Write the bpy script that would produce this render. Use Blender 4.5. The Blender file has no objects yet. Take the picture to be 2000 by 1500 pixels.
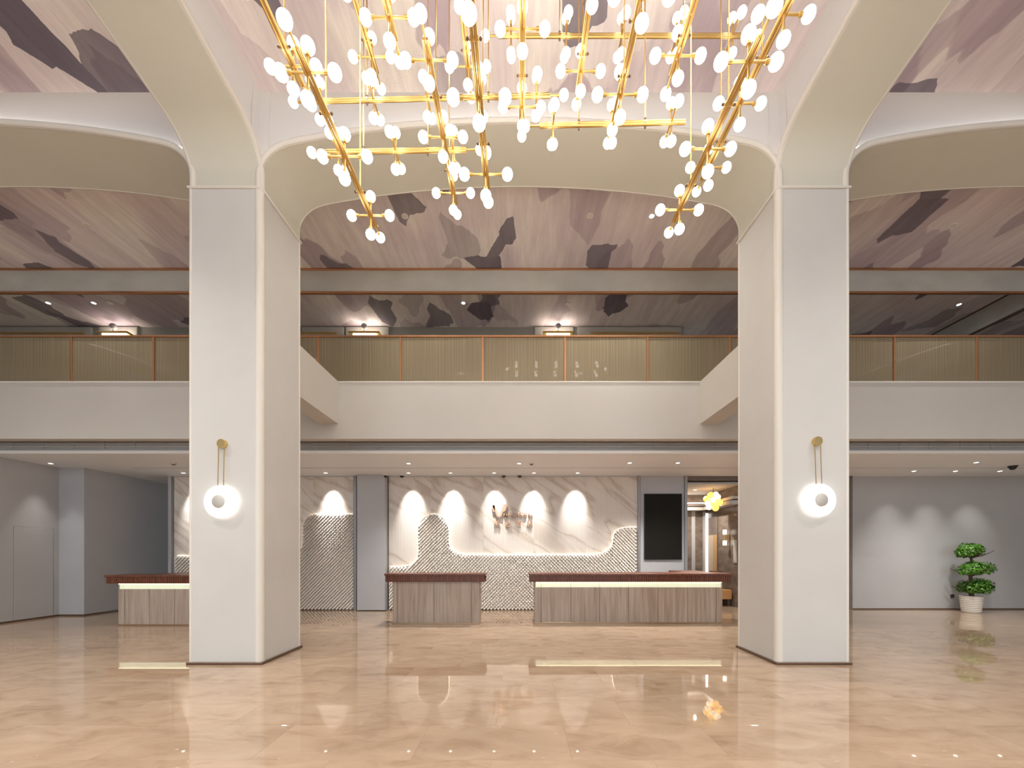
import bpy, math, random
from mathutils import Vector, Euler, Matrix
R = math.radians
sc = bpy.context.scene
col = sc.collection
random.seed(7)

# ------------------------------------------------------------------ camera, world, big lights, exposure
F = 780.0; VX = 1014.0; VY = 1080.0; EYE = 1.5          # focal length / vanishing point in 2000x1500 pixels, eye height in m
cd = bpy.data.cameras.new('camera'); cam = bpy.data.objects.new('camera', cd); col.objects.link(cam)
cd.sensor_width = 36.0; cd.sensor_fit = 'HORIZONTAL'; cd.lens = F * 36 / 2000
cd.shift_x = -(VX - 1000) / 2000; cd.shift_y = (VY - 750) / 2000
cd.clip_start = 0.05; cd.clip_end = 200
cam.location = (0, 0, EYE); cam.rotation_euler = (R(90), 0, 0)
sc.camera = cam

w = bpy.data.worlds.new('world'); sc.world = w; w.use_nodes = True
w.node_tree.nodes['Background'].inputs[0].default_value = (0.80, 0.88, 1.0, 1)
w.node_tree.nodes['Background'].inputs[1].default_value = 0.5

def area_light(name, loc, rot, sx, sy, power, color):
    d = bpy.data.lights.new(name, 'AREA'); d.shape = 'RECTANGLE'; d.size = sx; d.size_y = sy
    d.energy = power; d.color = color
    o = bpy.data.objects.new(name, d); col.objects.link(o); o.location = loc; o.rotation_euler = rot
    return o
# daylight entering through the glazed street front of the lobby, behind the camera
area_light('daylight', (0, -9.6, 3.6), (R(90), 0, 0), 22, 5.6, 1000, (0.78, 0.89, 1.0))

sc.view_settings.view_transform = 'Standard'
sc.view_settings.look = 'None'
sc.view_settings.gamma = 1.0
sc.view_settings.exposure = 0.0
sc.view_settings.use_curve_mapping = False
sc.cycles.use_denoising = True
sc.cycles.max_bounces = 10
sc.cycles.diffuse_bounces = 5
sc.cycles.sample_clamp_indirect = 6.0

GLOBE = 10.5; COVE = 5.0; OVERHEAD_FILL = 830

# ------------------------------------------------------------------ helpers
def P(px, py, Y): return Vector(((px - VX) * Y / F, Y, EYE + (VY - py) * Y / F))
def PX(px, Y): return (px - VX) * Y / F
def PZ(py, Y): return EYE + (VY - py) * Y / F

class MB:
    def __init__(s): s.v = []; s.f = []
    def add(s, vs, fs):
        n = len(s.v); s.v += [tuple(p) for p in vs]; s.f += [tuple(i + n for i in f) for f in fs]; return s
    def box(s, x0, x1, y0, y1, z0, z1):
        return s.add([(x0,y0,z0),(x1,y0,z0),(x1,y1,z0),(x0,y1,z0),(x0,y0,z1),(x1,y0,z1),(x1,y1,z1),(x0,y1,z1)],
                     [(0,3,2,1),(4,5,6,7),(0,1,5,4),(1,2,6,5),(2,3,7,6),(3,0,4,7)])
    def bbox(s, x0, x1, y0, y1, z0, z1, b):
        # box with chamfered vertical and horizontal edges
        vs = []
        for z, i in ((z0, b), (z0 + b, 0), (z1 - b, 0), (z1, b)):
            for (x, y) in ((x0+i+b, y0+i), (x1-i-b, y0+i), (x1-i, y0+i+b), (x1-i, y1-i-b), (x1-i-b, y1-i), (x0+i+b, y1-i), (x0+i, y1-i-b), (x0+i, y0+i+b)):
                vs.append((x, y, z))
        fs = [tuple(range(7, -1, -1)), tuple(range(24, 32))]
        for k in range(3):
            for j in range(8):
                a = k*8 + j; b2 = k*8 + (j+1) % 8
                fs.append((a, b2, b2 + 8, a + 8))
        return s.add(vs, fs)
    def sweep(s, pts, r, n=8, cap=True, closed=False):
        pts = [Vector(p) for p in pts]; m = len(pts); vs = []; fs = []
        up = Vector((0, 0, 1)); prev = None
        for i, p in enumerate(pts):
            a = pts[(i-1) % m] if (i > 0 or closed) else p
            b = pts[(i+1) % m] if (i < m-1 or closed) else p
            t = (b - a).normalized()
            if prev is None:
                ref = Vector((1, 0, 0)) if abs(t.x) < 0.8 else Vector((0, 1, 0))
                u = (ref - t * ref.dot(t)).normalized()
            else:
                u = (prev - t * prev.dot(t)).normalized()
            prev = u; w_ = t.cross(u)
            rr = r[i] if isinstance(r, (list, tuple)) else r
            for k in range(n):
                an = 2*math.pi*k/n
                vs.append(p + (u*math.cos(an) + w_*math.sin(an))*rr)
        for i in range(m if closed else m-1):
            j = (i+1) % m
            for k in range(n):
                k2 = (k+1) % n
                fs.append((i*n+k, i*n+k2, j*n+k2, j*n+k))
        if cap and not closed:
            fs.append(tuple(range(n-1, -1, -1))); fs.append(tuple((m-1)*n+k for k in range(n)))
        return s.add(vs, fs)
    def tube(s, a, b, r, n=10): return s.sweep([a, b], r, n)
    def lathe(s, prof, c=(0,0,0), n=24, axis='Z'):
        vs = []; fs = []; m = len(prof)
        for (r_, h) in prof:
            for k in range(n):
                an = 2*math.pi*k/n
                x, y = r_*math.cos(an), r_*math.sin(an)
                if axis == 'Z': q = (x, y, h)
                elif axis == 'Y': q = (x, h, -y)
                else: q = (h, x, y)
                vs.append((c[0]+q[0], c[1]+q[1], c[2]+q[2]))
        for i in range(m-1):
            for k in range(n):
                k2 = (k+1) % n
                fs.append((i*n+k, i*n+k2, (i+1)*n+k2, (i+1)*n+k))
        if prof[0][0] > 1e-6: fs.append(tuple(range(n-1, -1, -1)))
        if prof[-1][0] > 1e-6: fs.append(tuple((m-1)*n+k for k in range(n)))
        return s.add(vs, fs)
    def sphere(s, c, r, n=14, m=9, sz=1.0):
        prof = [(max(1e-7, r*math.sin(math.pi*i/m)), -r*sz*math.cos(math.pi*i/m)) for i in range(m+1)]
        return s.lathe(prof, c, n)
    def prism(s, poly, y0, y1):
        # polygon given as (x, z), extruded along y
        n = len(poly)
        vs = [(x, y0, z) for x, z in poly] + [(x, y1, z) for x, z in poly]
        fs = [tuple(range(n)), tuple(range(2*n-1, n-1, -1))]
        for i in range(n):
            j = (i+1) % n; fs.append((i, i+n, j+n, j))
        return s.add(vs, fs)
    def grid(s, rows):
        n = len(rows[0]); vs = [p for r_ in rows for p in r_]; fs = []
        for i in range(len(rows)-1):
            for j in range(n-1):
                fs.append((i*n+j, i*n+j+1, (i+1)*n+j+1, (i+1)*n+j))
        return s.add(vs, fs)
    def mesh(s, name, mat, smooth=True, ang=40):
        me = bpy.data.meshes.new(name); me.from_pydata(s.v, [], s.f); me.update()
        if mat: me.materials.append(mat)
        if smooth:
            me.polygons.foreach_set('use_smooth', [True]*len(me.polygons))
            me.set_sharp_from_angle(angle=R(ang))
        return me
    def build(s, name, mat, parent=None, smooth=True, ang=40, fix=True):
        me = s.mesh(name, mat, smooth, ang)
        if fix:
            import bmesh
            b = bmesh.new(); b.from_mesh(me); bmesh.ops.recalc_face_normals(b, faces=b.faces); b.to_mesh(me); b.free()
        return put(name, me, parent)

WP = {}
def put(name, data, parent=None, loc=None, rot=None):
    """link an object; its mesh is in world coordinates when loc is None, otherwise placed at world position loc"""
    o = bpy.data.objects.new(name, data); col.objects.link(o)
    pw = WP.get(parent.name, Vector()) if parent else Vector()
    if parent: o.parent = parent
    wl = Vector(loc) if loc is not None else Vector()
    WP[o.name] = wl
    o.location = wl - pw
    if rot: o.rotation_euler = rot
    return o
def thing(name, label, cat, loc=(0,0,0), group=None):
    o = bpy.data.objects.new(name, None); col.objects.link(o); o.empty_display_size = 0.1
    o.location = loc; WP[o.name] = Vector(loc)
    return tag(o, label, cat, group)
def tag(o, label, cat=None, group=None, kind=None):
    o['label'] = label
    if cat: o['category'] = cat
    if group: o['group'] = group
    if kind: o['kind'] = kind
    return o
def struct(o, label=None):
    o['kind'] = 'structure'
    if label: o['label'] = label
    return o
ORD = ['first','second','third','fourth','fifth','sixth','seventh','eighth','ninth','tenth','eleventh','twelfth']

# ------------------------------------------------------------------ materials
def new_mat(name):
    m = bpy.data.materials.new(name); m.use_nodes = True
    nt = m.node_tree; return m, nt, nt.nodes['Principled BSDF']
def N(nt, typ, **kw):
    n = nt.nodes.new(typ)
    for k, v in kw.items(): setattr(n, k, v)
    return n
def simple(name, c, rough=0.5, metal=0.0, spec=0.5, coat=0.0):
    m, nt, b = new_mat(name)
    b.inputs['Base Color'].default_value = (*c, 1); b.inputs['Roughness'].default_value = rough
    b.inputs['Metallic'].default_value = metal; b.inputs['Specular IOR Level'].default_value = spec
    b.inputs['Coat Weight'].default_value = coat
    return m
def emit(name, c, s):
    m, nt, b = new_mat(name)
    b.inputs['Base Color'].default_value = (*c, 1)
    b.inputs['Emission Color'].default_value = (*c, 1); b.inputs['Emission Strength'].default_value = s
    return m
def noisy(name, c1, c2, scale, rough=0.6, stretch=(1,1,1), bump=0.0, bscale=200, metal=0.0, detail=4):
    m, nt, b = new_mat(name); L = nt.links.new
    tc = N(nt, 'ShaderNodeTexCoord'); mp = N(nt, 'ShaderNodeMapping'); mp.inputs['Scale'].default_value = stretch
    L(tc.outputs['Object'], mp.inputs['Vector'])
    no = N(nt, 'ShaderNodeTexNoise'); no.inputs['Scale'].default_value = scale; no.inputs['Detail'].default_value = detail
    L(mp.outputs[0], no.inputs['Vector'])
    cr = N(nt, 'ShaderNodeValToRGB'); cr.color_ramp.elements[0].position = 0.3; cr.color_ramp.elements[1].position = 0.7
    cr.color_ramp.elements[0].color = (*c1, 1); cr.color_ramp.elements[1].color = (*c2, 1)
    L(no.outputs['Fac'], cr.inputs[0]); L(cr.outputs[0], b.inputs['Base Color'])
    b.inputs['Roughness'].default_value = rough; b.inputs['Metallic'].default_value = metal
    if bump:
        n2 = N(nt, 'ShaderNodeTexNoise'); n2.inputs['Scale'].default_value = bscale; L(tc.outputs['Object'], n2.inputs['Vector'])
        bp = N(nt, 'ShaderNodeBump'); bp.inputs['Strength'].default_value = bump; bp.inputs['Distance'].default_value = 0.01
        L(n2.outputs['Fac'], bp.inputs['Height']); L(bp.outputs[0], b.inputs['Normal'])
    return m

M = {}
M['column'] = noisy('column_fabric', (0.60,0.582,0.55), (0.625,0.607,0.575), 2.0, 0.62, bump=0.05, bscale=300)
M['soffit'] = noisy('arch_plaster', (0.63,0.61,0.515), (0.655,0.635,0.54), 1.2, 0.7, bump=0.04, bscale=250)
M['molding'] = simple('cream_molding', (0.74, 0.70, 0.63), 0.45)
M['cove'] = simple('vault_white', (0.60, 0.575, 0.56), 0.65)
M['balcony'] = noisy('balcony_paint', (0.55,0.515,0.465), (0.58,0.545,0.495), 0.8, 0.6)
M['ceil'] = simple('ceiling_paint', (0.80, 0.81, 0.82), 0.6)
M['greywall'] = noisy('grey_wall_fabric', (0.44,0.43,0.42), (0.47,0.46,0.45), 1.5, 0.6, bump=0.04, bscale=400)
M['greypanel'] = noisy('grey_panel', (0.42,0.42,0.43), (0.45,0.45,0.46), 1.5, 0.5)
M['whitetrim'] = simple('white_trim', (0.78, 0.75, 0.71), 0.4)
M['bronze'] = simple('dark_bronze', (0.16, 0.10, 0.065), 0.35, 0.6)
M['darkline'] = simple('dark_joint', (0.06, 0.05, 0.045), 0.6)
M['gold'] = simple('brushed_gold', (0.66, 0.43, 0.145), 0.36, 1.0)
M['brass'] = noisy('brass', (0.72,0.50,0.20), (0.82,0.60,0.28), 60, 0.3, metal=1.0)
M['copper'] = simple('copper_frame', (0.62, 0.33, 0.18), 0.32, 1.0)
M['blackp'] = simple('black_plastic', (0.012, 0.012, 0.012), 0.3)
M['black'] = simple('screen_glass', (0.016, 0.015, 0.012), 0.5, spec=0.06)
M['pot'] = simple('white_ceramic', (0.68, 0.62, 0.54), 0.35)
M['soil'] = simple('potting_soil', (0.04, 0.028, 0.02), 0.9)
M['bark'] = noisy('bark', (0.06,0.04,0.028), (0.13,0.085,0.06), 20, 0.9)
M['brownwood'] = noisy('dark_beam', (0.16,0.13,0.11), (0.19,0.15,0.13), 6, 0.6)
M['deskbase'] = simple('bronze_plinth', (0.38, 0.26, 0.16), 0.35, 0.7)
M['satin'] = simple('satin_steel', (0.62, 0.59, 0.54), 0.5, 0.4)
M['globe'] = emit('globe_light', (1.0, 0.95, 0.87), GLOBE)
M['led'] = emit('cove_led', (1.0, 0.94, 0.90), COVE)
M['ledwarm'] = emit('outline_led', (1.0, 0.86, 0.70), 5.0)
M['deskglow'] = emit('desk_painted_glow', (0.80, 0.86, 0.66), 0.34)  # LED wash on the desk front, put in as emission
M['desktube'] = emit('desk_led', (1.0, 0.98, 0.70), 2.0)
M['lens'] = emit('downlight_lens', (1.0, 0.96, 0.90), 6.0)
M['hallled'] = emit('hall_led', (1.0, 0.97, 0.94), 3.0)
M['shade'] = emit('sconce_shade', (1.0, 0.92, 0.80), 3.0)
M['blueled'] = emit('cool_spot', (0.75, 0.88, 1.0), 12.0)

def mk_wood(name, c1, c2, c3, sx=14.0, sz=0.7, rough=0.45):
    m, nt, b = new_mat(name); L = nt.links.new
    tc = N(nt, 'ShaderNodeTexCoord'); oi = N(nt, 'ShaderNodeObjectInfo')
    ad = N(nt, 'ShaderNodeVectorMath', operation='MULTIPLY_ADD')
    cb = N(nt, 'ShaderNodeCombineXYZ')
    for i in range(3): L(oi.outputs['Random'], cb.inputs[i])
    ad.inputs[1].default_value = (17, 9, 13)
    L(cb.outputs[0], ad.inputs[0]); L(tc.outputs['Object'], ad.inputs[2])
    mp = N(nt, 'ShaderNodeMapping'); mp.inputs['Scale'].default_value = (sx, sx, sz)
    L(ad.outputs[0], mp.inputs['Vector'])
    no = N(nt, 'ShaderNodeTexNoise'); no.inputs['Scale'].default_value = 1.4; no.inputs['Detail'].default_value = 8; no.inputs['Distortion'].default_value = 0.4
    L(mp.outputs[0], no.inputs['Vector'])
    cr = N(nt, 'ShaderNodeValToRGB'); e = cr.color_ramp.elements
    e[0].position = 0.28; e[0].color = (*c1, 1); e[1].position = 0.72; e[1].color = (*c3, 1)
    k = e.new(0.5); k.color = (*c2, 1)
    L(no.outputs['Fac'], cr.inputs[0]); L(cr.outputs[0], b.inputs['Base Color'])
    b.inputs['Roughness'].default_value = rough
    return m
M['greywood'] = mk_wood('grey_oak_veneer', (0.29,0.215,0.165), (0.385,0.305,0.245), (0.46,0.385,0.325))
M['redwood'] = mk_wood('red_walnut', (0.085,0.026,0.014), (0.14,0.046,0.024), (0.20,0.075,0.04), 30, 2.0, 0.35)

def mk_mural():
    m, nt, b = new_mat('brushstroke_mural'); L = nt.links.new
    tc = N(nt, 'ShaderNodeTexCoord')
    def vor(scale, rot, loc, seedno, smooth=0.0):
        mp = N(nt, 'ShaderNodeMapping'); mp.inputs['Scale'].default_value = scale; mp.inputs['Rotation'].default_value = (0, 0, rot); mp.inputs['Location'].default_value = loc
        L(tc.outputs['Object'], mp.inputs['Vector'])
        nd = N(nt, 'ShaderNodeTexNoise'); nd.inputs['Scale'].default_value = 2.6; nd.inputs['Detail'].default_value = 5
        L(mp.outputs[0], nd.inputs['Vector'])
        sb = N(nt, 'ShaderNodeVectorMath', operation='MULTIPLY_ADD'); sb.inputs[1].default_value = (0.13, 0.20, 0)
        L(nd.outputs['Color'], sb.inputs[0]); L(mp.outputs[0], sb.inputs[2])
        v = N(nt, 'ShaderNodeTexVoronoi', voronoi_dimensions='2D', distance='CHEBYCHEV'); v.inputs['Scale'].default_value = 1.0; v.inputs['Randomness'].default_value = 0.95
        if smooth: v.feature = 'SMOOTH_F1'; v.inputs['Smoothness'].default_value = smooth
        L(sb.outputs[0], v.inputs['Vector'])
        s_ = N(nt, 'ShaderNodeSeparateColor'); L(v.outputs['Color'], s_.inputs[0])
        return s_.outputs[seedno]
    a = vor((1.7, 0.75, 1), 0.30, (3.1, 1.7, 0), 0, 0.12)
    c = vor((1.1, 0.40, 1), -0.22, (9.4, 4.2, 0), 1, 0.35)
    d = vor((1.9, 1.25, 1), 0.12, (5.8, 8.1, 0), 2, 0.05)
    def ramp(src, stops, interp='LINEAR'):
        cr = N(nt, 'ShaderNodeValToRGB'); cr.color_ramp.interpolation = interp
        e = cr.color_ramp.elements
        e[0].position, e[0].color = stops[0][0], (*stops[0][1], 1)
        e[1].position, e[1].color = stops[1][0], (*stops[1][1], 1)
        for p_, c_ in stops[2:]:
            k = e.new(p_); k.color = (*c_, 1)
        L(src, cr.inputs[0]); return cr.outputs[0]
    base = ramp(c, [(0.0, (0.70,0.63,0.64)), (1.0, (0.86,0.82,0.77)), (0.5, (0.80,0.735,0.73))])
    # mid strokes
    mx1 = N(nt, 'ShaderNodeMix', data_type='RGBA'); mx1.blend_type = 'MULTIPLY'
    f1 = ramp(a, [(0.0, (0,0,0)), (1.0, (1,1,1)), (0.60, (0,0,0)), (0.64, (0.45,0.45,0.45))])
    L(f1, mx1.inputs[0]); L(base, mx1.inputs[6]); mx1.inputs[7].default_value = (0.62, 0.56, 0.63, 1)
    # dark strokes
    mx2 = N(nt, 'ShaderNodeMix', data_type='RGBA'); mx2.blend_type = 'MIX'
    f2 = ramp(d, [(0.0, (0,0,0)), (1.0, (0.95,0.95,0.95)), (0.87, (0,0,0)), (0.90, (0.7,0.7,0.7))])
    L(f2, mx2.inputs[0]); L(mx1.outputs[2], mx2.inputs[6]); mx2.inputs[7].default_value = (0.135, 0.112, 0.155, 1)
    # dry-brush streaks and speckle
    mp = N(nt, 'ShaderNodeMapping'); mp.inputs['Scale'].default_value = (9, 0.9, 1); mp.inputs['Rotation'].default_value = (0, 0, 0.2)
    L(tc.outputs['Object'], mp.inputs['Vector'])
    ns = N(nt, 'ShaderNodeTexNoise'); ns.inputs['Scale'].default_value = 1.0; ns.inputs['Detail'].default_value = 9; ns.inputs['Roughness'].default_value = 0.65
    L(mp.outputs[0], ns.inputs['Vector'])
    st = ramp(ns.outputs['Fac'], [(0.30, (0.84,0.81,0.83)), (0.70, (1.08,1.07,1.05))])
    mx3 = N(nt, 'ShaderNodeMix', data_type='RGBA'); mx3.blend_type = 'MULTIPLY'; mx3.inputs[0].default_value = 1.0
    L(mx2.outputs[2], mx3.inputs[6]); L(st, mx3.inputs[7])
    big = N(nt, 'ShaderNodeTexNoise'); big.inputs['Scale'].default_value = 1.3; L(tc.outputs['Object'], big.inputs['Vector'])
    msk = ramp(big.outputs['Fac'], [(0.58, (0,0,0)), (0.63, (1,1,1))])
    sp = N(nt, 'ShaderNodeTexNoise'); sp.inputs['Scale'].default_value = 75; sp.inputs['Detail'].default_value = 2; L(tc.outputs['Object'], sp.inputs['Vector'])
    spr = ramp(sp.outputs['Fac'], [(0.63, (0,0,0)), (0.68, (0.55,0.55,0.55))])
    mm = N(nt, 'ShaderNodeMix', data_type='RGBA'); mm.blend_type = 'MULTIPLY'; mm.inputs[0].default_value = 1.0
    L(msk, mm.inputs[6]); L(spr, mm.inputs[7])
    mx4 = N(nt, 'ShaderNodeMix', data_type='RGBA'); mx4.blend_type = 'MIX'
    L(mm.outputs[2], mx4.inputs[0]); L(mx3.outputs[2], mx4.inputs[6]); mx4.inputs[7].default_value = (0.22, 0.17, 0.18, 1)
    L(mx4.outputs[2], b.inputs['Base Color'])
    b.inputs['Roughness'].default_value = 0.75
    return m
M['mural'] = mk_mural()

def mk_floor():
    m, nt, b = new_mat('beige_marble_tile'); L = nt.links.new
    tc = N(nt, 'ShaderNodeTexCoord'); oi = N(nt, 'ShaderNodeObjectInfo')
    cb = N(nt, 'ShaderNodeCombineXYZ')
    for i in range(2): L(oi.outputs['Random'], cb.inputs[i])
    ad = N(nt, 'ShaderNodeVectorMath', operation='MULTIPLY_ADD'); ad.inputs[1].default_value = (43, 29, 0)
    L(cb.outputs[0], ad.inputs[0]); L(tc.outputs['Object'], ad.inputs[2])
    mp = N(nt, 'ShaderNodeMapping'); mp.inputs['Scale'].default_value = (1.0, 2.0, 1); mp.inputs['Rotation'].default_value = (0, 0, 0.35)
    L(ad.outputs[0], mp.inputs['Vector'])
    n1 = N(nt, 'ShaderNodeTexNoise'); n1.inputs['Scale'].default_value = 2.2; n1.inputs['Detail'].default_value = 9; n1.inputs['Roughness'].default_value = 0.6; n1.inputs['Distortion'].default_value = 0.6
    L(mp.outputs[0], n1.inputs['Vector'])
    cr = N(nt, 'ShaderNodeValToRGB'); e = cr.color_ramp.elements
    e[0].position = 0.28; e[0].color = (0.315,0.208,0.131,1); e[1].position = 0.75; e[1].color = (0.465,0.345,0.24,1)
    k = e.new(0.5); k.color = (0.41,0.292,0.199,1)
    L(n1.outputs['Fac'], cr.inputs[0])
    rr = N(nt, 'ShaderNodeMapRange'); rr.inputs[3].default_value = 0.93; rr.inputs[4].default_value = 1.04
    L(oi.outputs['Random'], rr.inputs[0])
    mx = N(nt, 'ShaderNodeMix', data_type='RGBA'); mx.blend_type = 'MULTIPLY'; mx.inputs[0].default_value = 1
    L(cr.outputs[0], mx.inputs[6]); L(rr.outputs[0], mx.inputs[7])
    n2 = N(nt, 'ShaderNodeTexNoise'); n2.inputs['Scale'].default_value = 13; n2.inputs['Detail'].default_value = 3
    L(mp.outputs[0], n2.inputs['Vector'])
    c2 = N(nt, 'ShaderNodeValToRGB'); c2.color_ramp.elements[0].position = 0.70; c2.color_ramp.elements[1].position = 0.76
    c2.color_ramp.elements[0].color = (0,0,0,1); c2.color_ramp.elements[1].color = (0.55,0.55,0.55,1)
    L(n2.outputs['Fac'], c2.inputs[0])
    m2 = N(nt, 'ShaderNodeMix', data_type='RGBA'); L(c2.outputs[0], m2.inputs[0]); L(mx.outputs[2], m2.inputs[6]); m2.inputs[7].default_value = (0.72,0.60,0.48,1)
    L(m2.outputs[2], b.inputs['Base Color'])
    b.inputs['Roughness'].default_value = 0.025; b.inputs['IOR'].default_value = 1.72
    return m
M['floor'] = mk_floor()

def mk_marble():
    m, nt, b = new_mat('fluted_veined_marble'); L = nt.links.new
    tc = N(nt, 'ShaderNodeTexCoord'); oi = N(nt, 'ShaderNodeObjectInfo')
    cb = N(nt, 'ShaderNodeCombineXYZ')
    for i in range(3): L(oi.outputs['Random'], cb.inputs[i])
    ad = N(nt, 'ShaderNodeVectorMath', operation='MULTIPLY_ADD'); ad.inputs[1].default_value = (11, 0, 7)
    L(cb.outputs[0], ad.inputs[0]); L(tc.outputs['Object'], ad.inputs[2])
    mr = N(nt, 'ShaderNodeMapping'); mr.inputs['Rotation'].default_value = (0, R(-37), 0)
    L(ad.outputs[0], mr.inputs['Vector'])
    mp = N(nt, 'ShaderNodeMapping'); mp.inputs['Scale'].default_value = (0.30, 1, 1.7)
    L(mr.outputs[0], mp.inputs['Vector'])
    no = N(nt, 'ShaderNodeTexNoise'); no.inputs['Scale'].default_value = 1.0; no.inputs['Detail'].default_value = 7; no.inputs['Distortion'].default_value = 0.5
    L(mp.outputs[0], no.inputs['Vector'])
    cr = N(nt, 'ShaderNodeValToRGB'); e = cr.color_ramp.elements
    e[0].position = 0.30; e[0].color = (0.62,0.535,0.46,1); e[1].position = 0.70; e[1].color = (0.76,0.70,0.63,1)
    for p_, c_ in ((0.44, (0.74,0.68,0.61)), (0.485, (0.66,0.58,0.50)), (0.50, (0.54,0.45,0.37)), (0.54, (0.73,0.66,0.59))):
        k = e.new(p_); k.color = (*c_, 1)
    L(no.outputs['Fac'], cr.inputs[0]); L(cr.outputs[0], b.inputs['Base Color'])
    wv = N(nt, 'ShaderNodeTexWave', wave_type='BANDS', bands_direction='X'); wv.inputs['Scale'].default_value = 9.0
    L(tc.outputs['Object'], wv.inputs['Vector'])
    bp = N(nt, 'ShaderNodeBump'); bp.inputs['Strength'].default_value = 0.35; bp.inputs['Distance'].default_value = 0.02
    L(wv.outputs['Fac'], bp.inputs['Height']); L(bp.outputs[0], b.inputs['Normal'])
    b.inputs['Roughness'].default_value = 0.4
    return m
M['marble'] = mk_marble()
M['hallmarble'] = noisy('brown_marble', (0.13,0.10,0.08), (0.24,0.19,0.155), 3.0, 0.25, stretch=(1,1,2.2), detail=9)
M['scale'] = simple('white_scale_tile', (0.72, 0.66, 0.59), 0.4)
M['tilebed'] = simple('tile_bedding', (0.33, 0.275, 0.22), 0.8)

def mk_reeded():
    m, nt, b = new_mat('bronze_reeded_glass'); L = nt.links.new
    tc = N(nt, 'ShaderNodeTexCoord')
    mp = N(nt, 'ShaderNodeMapping'); mp.inputs['Scale'].default_value = (85, 1, 0.3)
    L(tc.outputs['Object'], mp.inputs['Vector'])
    no = N(nt, 'ShaderNodeTexNoise'); no.inputs['Scale'].default_value = 1.0; no.inputs['Detail'].default_value = 3
    L(mp.outputs[0], no.inputs['Vector'])
    cr = N(nt, 'ShaderNodeValToRGB'); e = cr.color_ramp.elements
    e[0].position = 0.32; e[0].color = (0.30,0.24,0.145,1); e[1].position = 0.68; e[1].color = (0.50,0.42,0.28,1)
    L(no.outputs['Fac'], cr.inputs[0]); L(cr.outputs[0], b.inputs['Base Color'])
    b.inputs['Roughness'].default_value = 0.30; b.inputs['Metallic'].default_value = 0.25
    b.inputs['Coat Weight'].default_value = 0.7; b.inputs['Coat Roughness'].default_value = 0.02
    tr = N(nt, 'ShaderNodeBsdfTranslucent'); L(cr.outputs[0], tr.inputs[0])
    ms = N(nt, 'ShaderNodeMixShader'); ms.inputs[0].default_value = 0.35
    L(b.outputs[0], ms.inputs[1]); L(tr.outputs[0], ms.inputs[2])
    L(ms.outputs[0], nt.nodes['Material Output'].inputs[0])
    return m
M['reeded'] = mk_reeded()
M['membrane'] = noisy('grey_membrane', (0.42,0.405,0.35), (0.52,0.50,0.44), 1.4, 0.42, stretch=(1,1,1.5), bump=1.0, bscale=2.2)
M['mezzwall'] = simple('mezzanine_wall', (0.33, 0.32, 0.28), 0.6)
M['louvre'] = noisy('grey_louvre', (0.40,0.375,0.35), (0.46,0.435,0.405), 2.0, 0.5)
def mk_leaf():
    m, nt, b = new_mat('leaf_green'); L = nt.links.new
    g = N(nt, 'ShaderNodeNewGeometry')
    cr = N(nt, 'ShaderNodeValToRGB'); e = cr.color_ramp.elements
    e[0].position = 0.0; e[0].color = (0.02,0.075,0.004,1); e[1].position = 1.0; e[1].color = (0.15,0.36,0.02,1)
    k = e.new(0.5); k.color = (0.055,0.18,0.008,1)
    L(g.outputs['Random Per Island'], cr.inputs[0]); L(cr.outputs[0], b.inputs['Base Color'])
    b.inputs['Roughness'].default_value = 0.4
    return m
M['leaf'] = mk_leaf()

# ------------------------------------------------------------------ structure: key dimensions
Y1, Y2 = 5.37, 6.32            # front and back plane of the arch row
XI, XO = 3.47, 4.43            # inner and outer faces of the columns
SPAN = 2 * XI                  # clear width of a bay
YB = Y1 - SPAN                 # next arch row, behind the camera
HC = 6.02                      # mural ceiling above the eye
ZC = EYE + HC
ZS = 6.41                      # seam between column and arch
YW = 10.54                     # reception wall
ZL = EYE + 2.03                # ceiling under the balcony
YP = 7.82                      # balcony front

KEY = [(0,4.90),(0,5.06),(.012,5.17),(.065,5.285),(.145,5.375),(.24,5.44),(.37,5.49),(.54,5.525),(.76,5.565),(1.2,5.635),(1.64,5.69),(2.2,5.74),(2.74,5.772),(3.47,5.79)]
def catmull(pts, n=4):
    out = []
    q = [pts[0]] + pts + [(2*pts[-1][0]-pts[-2][0], pts[-2][1])]
    for i in range(1, len(q)-2):
        for k in range(n):
            t = k/n; p0, p1, p2, p3 = q[i-1], q[i], q[i+1], q[i+2]
            out.append(tuple(0.5*((2*p1[j]) + (-p0[j]+p2[j])*t + (2*p0[j]-5*p1[j]+4*p2[j]-p3[j])*t*t + (-p0[j]+3*p1[j]-3*p2[j]+p3[j])*t**3) for j in (0,1)))
    out.append(pts[-1]); return out
HALF = [(max(0.0, a), b) for a, b in catmull(KEY, 3)]
ARCH = HALF + [(SPAN - a, b) for a, b in reversed(HALF[:-1])]       # (distance along the span, height above the eye)
def arch_off(off):
    """arch curve pushed outward (into the masonry) by off"""
    out = []
    for i, (a, b) in enumerate(ARCH):
        a0, b0 = ARCH[max(0, i-1)]; a1, b1 = ARCH[min(len(ARCH)-1, i+1)]
        tx, tz = a1-a0, b1-b0; l = math.hypot(tx, tz) or 1
        out.append((a - tz/l*off, b + tx/l*off))
    return out

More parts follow.
